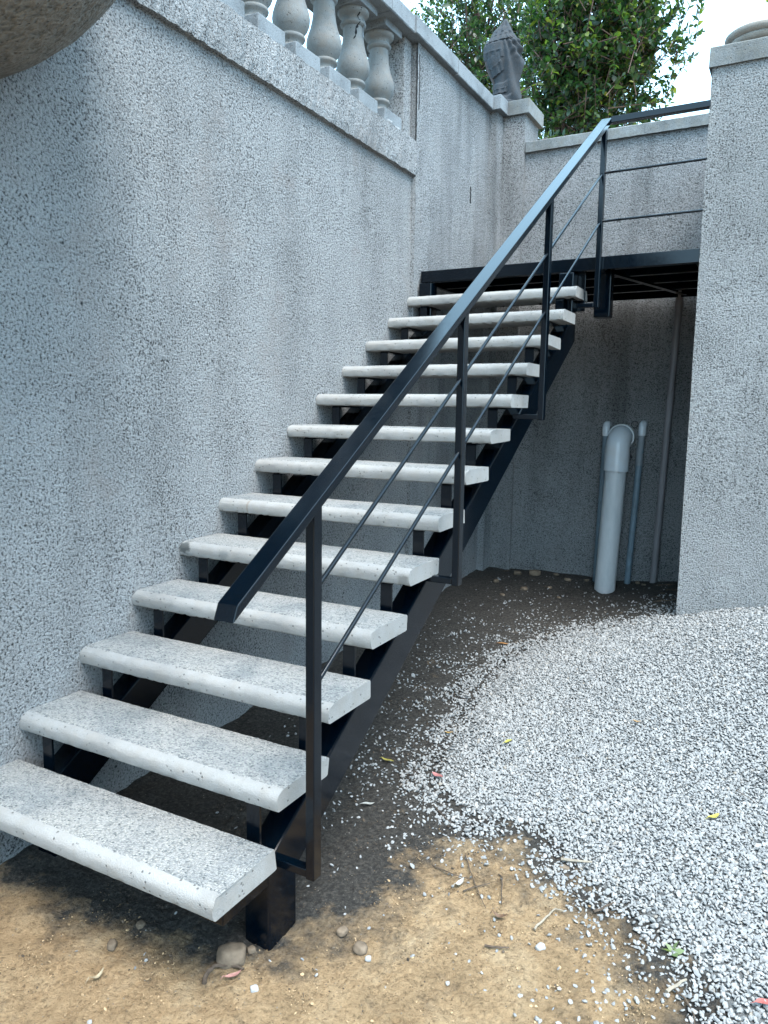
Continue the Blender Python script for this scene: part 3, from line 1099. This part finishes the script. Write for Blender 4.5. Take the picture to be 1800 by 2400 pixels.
small_pipe(1.110, 1.425, gz(1.09, 5.06) - .03, -.025, MT['pipe_blue'], 'slim blue pipe with white elbow left of the thick drain pipe', False)
small_pipe(1.403, 1.435, gz(1.35, 5.06) + .0, -.052, MT['pipe_blue'], 'slim blue pipe with coupling and white elbow right of the thick drain pipe', True)
t = thing('conduit_pipe', (1.56, 5.08, 0.05), 'tall brownish grey pipe rising to the platform beside the right wall', 'pipe')
MB().tube([(1.556, 5.085, gz(1.55, 5.08) - .03), (1.60, 5.085, 1.6), (1.628, 5.085, 2.50)], .028, 18).build('pipe', MT['pipe_brown'], t, smooth=True)
MB().tube([(1.624, 5.085, 2.36), (1.626, 5.085, 2.42)], .033, 18).build('coupling', MT['pipe_brown'], t, smooth=True)
mb = MB()
mb.tube([(1.329 + .027 * math.cos(a), 5.122, 1.44 + .027 * math.sin(a)) for a in [2 * math.pi * q / 24 for q in range(25)]], .003, 6)
mb.tube([(1.322, 5.124, 1.413), (1.321, 5.124, 1.36)], .0012, 5)
tag(mb.build('wire_ring', MT['wire'], None, smooth=True), 'small dark wire ring hanging on the back wall above the drain elbow', 'ring')

# ------------------------------------------------------------------ statue
S0 = Vector((.025, 5.285, COP1 + .002))
sta = thing('statue', S0, 'dark weathered headless draped statue on the corner pier', 'statue')
SH = .775
SK = [(0, -.095, .150), (.10, -.095, .152), (.19, -.087, .155), (.30, -.086, .160), (.36, -.102, .160), (.49, -.150, .163), (.60, -.176, .161),
      (.69, -.176, .152), (.745, -.146, .130), (.79, -.113, .104), (.86, -.080, .072), (.93, -.045, .042), (.975, -.020, .020), (1.0, -.004, .004)]


def skey(t):
    for (a, l0, r0), (b, l1, r1) in zip(SK, SK[1:]):
        if t <= b:
            q = (t - a) / (b - a)
            return l0 + (l1 - l0) * q, r0 + (r1 - r0) * q
    return SK[-1][1:]


def spoint(an, t, off=0.0):
    l, r = skey(t)
    mid, half = (l + r) / 2, (r - l) / 2
    u, fy = math.cos(an), math.sin(an)
    wx = mid + half * u
    front = ss(.35, -.25, fy)
    # folds: a fan falling from the hood to the lower right, straight pleats behind, a fan on the hood
    f = 0.0
    if t < .82:
        ph = math.atan2(wx - .0, .86 - t)
        right = ss(-.02, .10, wx + (.5 - t) * .05)
        f += .016 * math.sin(ph * 34 + 2.2 * math.sin(t * 6)) * right * ss(.0, .10, t) * ss(.82, .66, t)
        sw_ = math.sin((t + 1.7 * (wx - .15) ** 2 * 8) * 62)
        f += .007 * sw_ * ss(.07, .13, wx) * ss(.48, .58, t) * ss(.80, .72, t)
        f += .006 * math.sin(an * 12 + t * 4) * (1 - front)
        f += .004 * math.sin(an * 9) * (1 - right)
    else:
        f += .010 * math.sin(math.atan2(wx, 1.03 - t) * 26) * ss(1, .92, t)
    k_ = 1 + (f + off) / max(half, .02)
    return (S0.x - .015 + mid + half * u * k_, S0.y + half * .85 * fy * k_, S0.z + t * SH)


def patch(name, mat, fa, na, nt, off, smooth=True):
    """fa(p, q) -> (angle, t)"""
    mb = MB()
    for i in range(nt + 1):
        for j in range(na + 1):
            p_, q_ = j / na, i / nt
            an, t = fa(p_, q_)
            mb.v.append(spoint(an, min(.999, max(0, t)), off(p_, q_)))
    m = na + 1
    for i in range(nt):
        for j in range(na):
            mb.face((i * m + j, i * m + j + 1, (i + 1) * m + j + 1, (i + 1) * m + j))
    return mb.build(name, mat, sta, smooth=smooth, angle=180)


TP = 2 * math.pi
PI = math.pi
patch('robe', MT['statue'], lambda p, q: (p * TP, q), 150, 110, lambda p, q: 0.0)
patch('side_panel', MT['statue_red'], lambda p, q: (PI * (.9 + .34 * p), .20 + .53 * q), 20, 40, lambda p, q: .007 * math.sin(PI * q))


def fringed(name, a0, a1, tlo, thi, off, drop=.0, tilt=.0):
    """a cloth tier: plain above, combed fringe along its lower edge"""
    def fo(p, q):
        e = min(1, 6 * min(p, 1 - p) + .1)
        return off * e * (1.0 if q < .8 else (1 - q) * 5) + (.0045 * math.sin(p * (a1 - a0) * 60) if q < .35 else (.006 if q < .42 else 0)) * e
    patch(name, MT['statue'], lambda p, q: (PI * (a0 + (a1 - a0) * p), tlo + (thi - tlo) * q - drop * math.sin(PI * p) + tilt * p), 120, 26, fo)


fringed('hood', 1.02, 1.78, .735, .93, .016, .03, .0)
fringed('shawl', 1.12, 1.60, .56, .76, .014, .02, -.03)
fringed('shawl', 1.20, 1.56, .355, .585, .018, .03, .05)
fringed('skirt', 1.22, 1.62, .175, .30, .018, .02, .0)
fringed('skirt', 1.40, 1.72, .055, .18, .022, .03, -.02)
MB().lathe([(.165, 0), (.17, .01), (.17, .035), (.15, .048), (.0, .049)], (S0.x + .015, S0.y, S0.z), 32).build('foot', MT['statue'], sta, smooth=True)

# ------------------------------------------------------------------ trees
LV = np.array([(0, 0, 0), (.28, .17, .035), (.28, -.17, .035), (.30, 0, 0), (.66, .17, .03), (.66, -.17, .03), (.68, 0, -.015), (1, 0, -.06)])
LF = np.array([(0, 3, 1), (0, 2, 3), (1, 3, 6), (1, 6, 4), (3, 2, 5), (3, 5, 6), (4, 6, 7), (6, 5, 7)])


def leaves(name, P, D, L, mat, parent, g):
    """P base points, D directions, L lengths"""
    n = len(P)
    D = D / np.linalg.norm(D, axis=1)[:, None]
    up = np.array([0, 0, 1.0]) + g.normal(0, .55, (n, 3))
    side = np.cross(up, D)
    side /= np.linalg.norm(side, axis=1)[:, None] + 1e-9
    nr = np.cross(D, side)
    wd = g.uniform(.85, 1.25, n)
    curl = g.uniform(.3, 2.2, n)
    v = (LV[None, :, 0, None] * D[:, None] + LV[None, :, 1, None] * side[:, None] * wd[:, None, None] * 1.25
         + LV[None, :, 2, None] * nr[:, None] * curl[:, None, None]) * L[:, None, None] + P[:, None]
    Fi = (LF[None] + 8 * np.arange(n)[:, None, None]).reshape(-1, 3)
    return soup(name, v.reshape(-1, 3), Fi, mat, parent, True)


def tree(label, base, trunk_top, crown, n_twig, leaf_len, per, seed, mat, tr=.05, sprays=(), inner=.35, lumps=.28):
    g = np.random.default_rng(seed)
    r_ = random.Random(seed)
    t = thing('tree', base, label, 'tree', 'trees beyond the walls')
    c, rad = np.array(crown[:3]), np.array(crown[3:])
    bp_, tp_ = Vector(base), Vector(trunk_top)
    pts = [bp_.lerp(tp_, q / 8) + Vector((.05 * math.sin(q * 1.3 + seed), .05 * math.cos(q * 1.1), 0)) * (q > 0) for q in range(9)]
    MB().tube(pts, [tr * (1.25 - .75 * q / 8) for q in range(9)], 12).build('trunk', MT['bark'], t, smooth=True)
    # twig tips through the crown volume, more of them near an uneven surface
    tips = []
    while len(tips) < n_twig:
        d = g.normal(size=3)
        d /= np.linalg.norm(d)
        lump = 1 + lumps * noise.noise(Vector(d * 2.1) + Vector((seed, 0, 0))) + lumps * .7 * noise.noise(Vector(d * 5.3) + Vector((0, seed, 0)))
        q = (inner + (1 - inner) * g.random() ** .6) * lump
        tips.append(c + d * rad * q)
    for s_ in sprays:
        for _ in range(s_[4]):
            tips.append(np.array(s_[:3]) + g.normal(0, s_[3], 3))
    tips = np.array(tips)
    limb = MB()
    nodes = []
    for q in range(16):
        e = Vector(tips[g.integers(len(tips))])
        s0 = pts[r_.randint(3, 8)]
        mid = s0.lerp(e, .5) + Vector((0, 0, .12 * r_.random()))
        path = [s0, s0.lerp(mid, .5), mid, mid.lerp(e, .55), e]
        limb.tube(path, [tr * .42, tr * .33, tr * .24, tr * .13, tr * .05], 6)
        nodes += path[2:]
    tag(limb.build('limbs', MT['bark'], t, smooth=True), kind='stuff')
    tw = MB()
    P, D, L = [], [], []
    nn = np.array([tuple(q) for q in nodes])
    for tip in tips:
        out = tip - c
        out = out / (np.linalg.norm(out) + 1e-6)
        ax_ = out * .8 + np.array([0, 0, .45]) + g.normal(0, .45, 3)
        ax_ /= np.linalg.norm(ax_)
        ln = leaf_len * g.uniform(2.6, 4.6)
        b0 = tip - ax_ * ln
        tw.tube([tuple(b0 - ax_ * ln * .5), tuple(tip)], [.0055, .002], 4, cap=False)
        k_ = max(4, int(per * g.uniform(.7, 1.3)))
        for i in range(k_):
            f = (i + .5) / k_
            ang = i * 2.4 + g.uniform(-.4, .4)
            pr = np.cross(ax_, [0.3, .2, 1])
            pr /= np.linalg.norm(pr) + 1e-9
            p2 = np.cross(ax_, pr)
            dd = ax_ * (.35 + .6 * f) + (pr * math.cos(ang) + p2 * math.sin(ang)) * .85 + np.array([0, 0, .08])
            P.append(b0 + ax_ * ln * f)
            D.append(dd)
            L.append(leaf_len * g.uniform(.5, 1.25) * (1 - .3 * f))
    tag(tw.build('twigs', MT['bark'], t), kind='stuff')
    leaves('crown', np.array(P), np.array(D), np.array(L), mat, t, g)
    return t


tree('dense glossy green tree behind the back wall right of the statue', (-.05, 7.6, 3.2), (-.32, 7.5, 6.2), (.16, 7.55, 5.65,   .86, .85, 1.35), 1050, .090, 18, 3, MT['leaf_a'], .06,
     [(1.0, 7.5, 5.95, .17, 22), (1.12, 7.5, 5.45, .14, 14), (.92, 7.5, 4.9, .16, 16), (-.35, 7.5, 4.75, .25, 26), (.35, 7.4, 4.45, .3, 26), (1.15, 7.5, 5.75, .08, 5), (.75, 7.5, 6.4, .2, 16)], inner=.3)
tree('smaller-leaved tree behind the left wall coping beside the statue', (-2.3, 10.2, 3.25), (-2.3, 10.2, 7.6), (-2.25, 10.2, 6.75, 1.35, 1.0, 1.9), 1050, .10, 15, 5, MT['leaf_b'], .07,
     [(-1.3, 10, 5.6, .3, 40), (-1.6, 10, 5.1, .3, 30)], inner=.3)
tree('distant pale green tree glimpsed between the balusters', (-5.2, 12.5, 3.25), (-5.2, 12.5, 7), (-5.1, 12.5, 7.2, 1.3, 1.0, 1.7), 330, .12, 14, 8, MT['leaf_b'], .07, inner=.3)

# plant in the urn
pl = thing('urn_plant', (2.26, 3.835, 3.83), 'small plant with yellow-green leaves growing in the stone urn', 'plant')
P, D, L = [], [], []
for q in range(6):
    a = q * 1.05 - .4
    e = Vector((2.285 + .10 * math.cos(a), 3.835 + .10 * math.sin(a), 3.97 + .06 * math.sin(q * 2.1)))
    s0 = Vector((2.24 + .02 * math.cos(a), 3.835 + .02 * math.sin(a), 3.825))
    MB().tube([s0, s0.lerp(e, .5) + Vector((0, 0, .03)), e], [.004, .0035, .002], 6).build('stem', MT['bark'], pl, smooth=True)
    for i in range(6):
        f = .4 + .6 * i / 5
        p_ = s0.lerp(e, f) + Vector((0, 0, .03 * math.sin(math.pi * f)))
        P.append(tuple(p_))
        D.append((math.cos(a + (i % 2 - .5) * 2), math.sin(a + (i % 2 - .5) * 2), .3))
        L.append(.045)
leaves('foliage', np.array(P), np.array(D), np.array(L), mat_leaf('yellow_green_leaf', [(0, (.12, .2, .05)), (1, (.42, .40, .08))]), pl, np.random.default_rng(4))

# ------------------------------------------------------------------ rocks, leaves, twigs on the ground
def rock(x, y, sx, sy, sz, ang, mat, label, seed, sink=.35):
    bm = bmesh.new()
    bmesh.ops.create_icosphere(bm, subdivisions=3, radius=1)
    for v in bm.verts:
        d = v.co.normalized()
        r = 1 + .28 * noise.noise(d * 1.3 + Vector((seed, 0, 0))) + .10 * noise.noise(d * 3.5 + Vector((0, seed, 0)))
        c_ = d * r
        c_ = Vector((max(-.86, min(.86, c_.x)), max(-.88, min(.88, c_.y)), max(-.8, min(.74, c_.z))))
        v.co = Vector((c_.x * sx, c_.y * sy, c_.z * sz))
        v.co.rotate(Matrix.Rotation(ang, 3, 'Z'))
    for f in bm.faces:
        f.smooth = True
    me = bpy.data.meshes.new('rock')
    bm.to_mesh(me)
    bm.free()
    me.materials.append(mat)
    o = link('rock', me)
    o.location = (x, y, gz(x, y) + sz * (1 - sink) * .8)
    return tag(o, label, 'rock', 'loose rocks by the stair foot')


rock(1.088, .225, .052, .04, .036, .5, MT['rock'], 'largest brown rock lying just before the stair foot', 1)
rock(1.434, .44, .027, .022, .019, .2, MT['rock'], 'tan rock on open soil right of the stair foot', 2)
rock(1.227, .165, .014, .012, .011, .7, MT['rock_white'], 'small white stone just right of the largest brown rock', 3)
rock(.721, .20, .017, .015, .013, .1, MT['rock'], 'small brown stone on soil under the lowest tread', 4)
rock(.706, .091, .024, .017, .014, 2.2, MT['rock'], 'tan stone half sunk in soil before the lowest tread', 5)
rock(1.121, .285, .016, .013, .014, .9, MT['rock'], 'dark stone left of the steel stair foot', 6)
rock(1.341, .484, .024, .018, .013, 1.4, MT['rock'], 'flat tan stone between stair foot and open sand', 7)
rock(1.475, .419, .011, .009, .009, .4, MT['rock_white'], 'small pale stone touching the tan rock on open soil', 8)
rock(1.897, 1.14, .022, .013, .010, .2, MT['rock'], 'brown wood-like chunk at the gravel edge beside a flat stick', 9)
rock(.571, 4.98, .06, .045, .035, .3, MT['rock'], 'dim rock by the back wall under the platform', 10)
rock(.629, 4.51, .035, .03, .02, 1.3, MT['rock'], 'dim flat stone under the platform', 11)
rock(1.937, .717, .018, .014, .012, 1.0, MT['rock_white'], 'pale stone on open sand amid the twigs', 12)


def flat_leaf(x, y, ln, wd, ang, col, label, seed, tilt=.25):
    mb = MB()
    N = 9
    for i in range(N):
        f = i / (N - 1)
        hw_ = wd * .5 * math.sin(math.pi * min(1, f * .93 + .03)) ** .8
        zc_ = .006 + ln * tilt * (f - .5) ** 2 * 1.6 + .002 * math.sin(seed + f * 7)
        for s_ in (-1, 0, 1):
            mb.v.append(((f - .5) * ln, s_ * hw_, zc_ + (hw_ * .4 if s_ else 0)))
    for i in range(N - 1):
        for c_ in range(2):
            mb.face((3 * i + c_, 3 * i + 3 + c_, 3 * i + 4 + c_, 3 * i + 1 + c_))
    mb.tube([(-ln * .5, 0, .006 + ln * tilt * .4), (-ln * .72, .004, .004)], [.0012, .0008], 5)
    o = mb.build('fallen_leaf', mat_simple('leaf_litter', col, .6, .25, 60), smooth=True, angle=180)
    sd_ = float(grav_sd(np.array([x]), np.array([y]))[0])
    o.location = (x, y, gz(x, y) + (.012 if sd_ < .02 else .004))
    o.rotation_euler.z = ang
    return tag(o, label, 'leaf', 'fallen leaves on the ground')


flat_leaf(2.354, 1.646, .062, .022, .95, (.55, .50, .10), 'yellow leaf lying alone in the middle of the gravel', 1)
flat_leaf(1.224, 1.484, .060, .028, -.3, (.50, .20, .19), 'pink leaf on the gravel edge beside the stringer', 2)
flat_leaf(.952, 1.516, .070, .018, -.1, (.42, .36, .08), 'yellow leaf on dark soil beside the stringer', 3)
flat_leaf(1.411, 1.895, .055, .020, 1.2, (.48, .46, .10), 'small yellow leaf on gravel above the pink leaf', 4)
flat_leaf(.91, 3.22, .070, .026, .3, (.45, .22, .08), 'orange leaf at the far gravel edge below the platform', 5)
flat_leaf(2.573, .791, .055, .024, .6, (.50, .14, .12), 'red leaf on gravel at the lower right corner', 6)
flat_leaf(1.946, 2.243, .040, .016, .2, (.45, .28, .12), 'small tan leaf in the upper gravel', 7)
flat_leaf(1.103, 1.887, .045, .018, .4, (.42, .26, .08), 'ochre leaf on the gravel edge by the stair post', 8)
flat_leaf(1.777, .782, .050, .018, .1, (.20, .12, .075), 'curled brown leaf on the open sand', 9, .8)
flat_leaf(1.594, .866, .050, .02, 1.3, (.50, .48, .43), 'curled whitish leaf amid the twigs on the sand', 10, .8)
flat_leaf(1.14, .169, .055, .016, 1.0, (.55, .28, .24), 'salmon pink leaf below the largest brown rock', 11, .6)
flat_leaf(1.046, 1.167, .055, .018, .6, (.52, .52, .48), 'pale dry leaf on dark soil beside the stringer', 12)
flat_leaf(.773, -.029, .05, .014, 1.4, (.52, .44, .30), 'straw coloured leaf on the soil before the lowest tread', 13, .8)
sg = thing('sprig', (2.31, .887, gz(2.31, .887)), 'small pale green sprig sprouting at the gravel edge', 'sprig')
P = np.array([(2.31, .887, gz(2.31, .887) + .004)] * 5)
a5 = np.array([.2, 1.3, 2.4, 3.6, 5.2])
leaves('blades', P, np.stack([np.cos(a5), np.sin(a5), np.full(5, .5)], -1), np.array([.04, .05, .035, .04, .045]), mat_leaf('sprig_green', [(0, (.25, .38, .16)), (1, (.42, .5, .28))]), sg, np.random.default_rng(2))


def twig(pts, r, mat, label, n_=6):
    P_ = [Vector((x, y, gz(x, y) + dz)) for x, y, dz in pts]
    fine = []
    for a, b in zip(P_, P_[1:]):
        for q in range(4):
            fine.append(a.lerp(b, q / 4) + Vector((rng.uniform(-1, 1), rng.uniform(-1, 1), 0)) * r * .5)
    fine.append(P_[-1])
    o = MB().tube(fine, [r * (1 - .55 * i / len(fine)) for i in range(len(fine))], n_).build('twig', mat, smooth=True)
    return tag(o, label, 'twig', 'dry twigs on the ground')


twig([(1.875, 1.165, .016), (1.985, 1.195, .02)], .006, MT['twig_pale'], 'flat pale stick at the gravel edge beside the brown chunk')
twig([(1.895, .785, .008), (1.915, .851, .012), (1.932, .902, .014), (1.96, .905, .012)], .004, MT['twig_pale'], 'forked pale twig on the sand near the gravel')
twig([(1.775, .643, .006), (1.82, .652, .01), (1.85, .668, .01)], .004, MT['twig'], 'short dark twig lying alone on open sand')
twig([(1.70, .985, .01), (1.717, .969, .012), (1.74, .90, .012), (1.76, .845, .007)], .003, MT['twig'], 'thin bent twig pointing toward the viewer on the sand')
twig([(2.318, .711, .014), (2.365, .781, .018)], .006, MT['twig_pale'], 'broad bleached stick at the lower right gravel edge')
twig([(2.335, .735, .012), (2.37, .71, .014), (2.40, .672, .008), (2.41, .62, .006)], .0035, MT['twig'], 'curved dark twig below the bleached stick')
twig([(2.05, .945, .012), (2.075, .975, .014), (2.10, 1.02, .014)], .005, MT['twig'], 'dark twig tucked against the gravel edge')
twig([(1.62, .84, .008), (1.643, .87, .012), (1.69, .92, .012)], .003, MT['twig'], 'thin dark twig beside the curled whitish leaf')
twig([(1.46, .92, .01), (1.56, .90, .014), (1.62, .91, .01)], .0025, MT['twig'], 'long thin twig left of the twig tangle')
twig([(1.55, 1.03, .012), (1.60, .95, .012), (1.66, .87, .01), (1.72, .80, .008)], .0025, MT['twig'], 'slender twig running through the twig tangle')
twig([(1.30, 1.28, .012), (1.38, 1.22, .012), (1.42, 1.20, .01)], .0025, MT['twig'], 'thin twig on dark soil where gravel begins')
twig([(2.42, 1.86, .022), (2.47, 1.83, .022), (2.50, 1.80, .02)], .002, MT['twig'], 'fine twig on the gravel at the right')
twig([(1.077, .11, .006), (1.062, .145, .012), (1.07, .175, .014), (1.107, .205, .012), (1.15, .21, .008)], .008, MT['twig'], 'curved brown root below the largest brown rock')

RB = [(.42, 4.95, .05), (.75, 5.03, .035), (.88, 4.92, .045), (1.02, 5.02, .03), (1.44, 5.05, .035), (1.50, 4.98, .025), (.34, 4.62, .04), (.52, 4.28, .03), (.80, 4.66, .028), (.95, 4.40, .025)]
RL = ['rock nearest the left wall by the back wall', 'small rock against the back wall under the stair top', 'rock left of the thick drain pipe', 'small rock at the foot of the thin pipe left of the drain',
      'rock between the two right pipes', 'pebble-sized rock before the tall brown pipe', 'dim rock near the left wall under the platform', 'dim small rock on dark soil below the upper treads',
      'small rock in the middle of the soil under the platform', 'small rock where scattered gravel begins under the platform']
for i, ((x, y, r_), lb) in enumerate(zip(RB, RL)):
    o = rock(x, y, r_ * .8, r_ * .6, r_ * .45, i * 1.3, MT['rock'], lb, 20 + i)
    o['group'] = 'rubble under the platform'
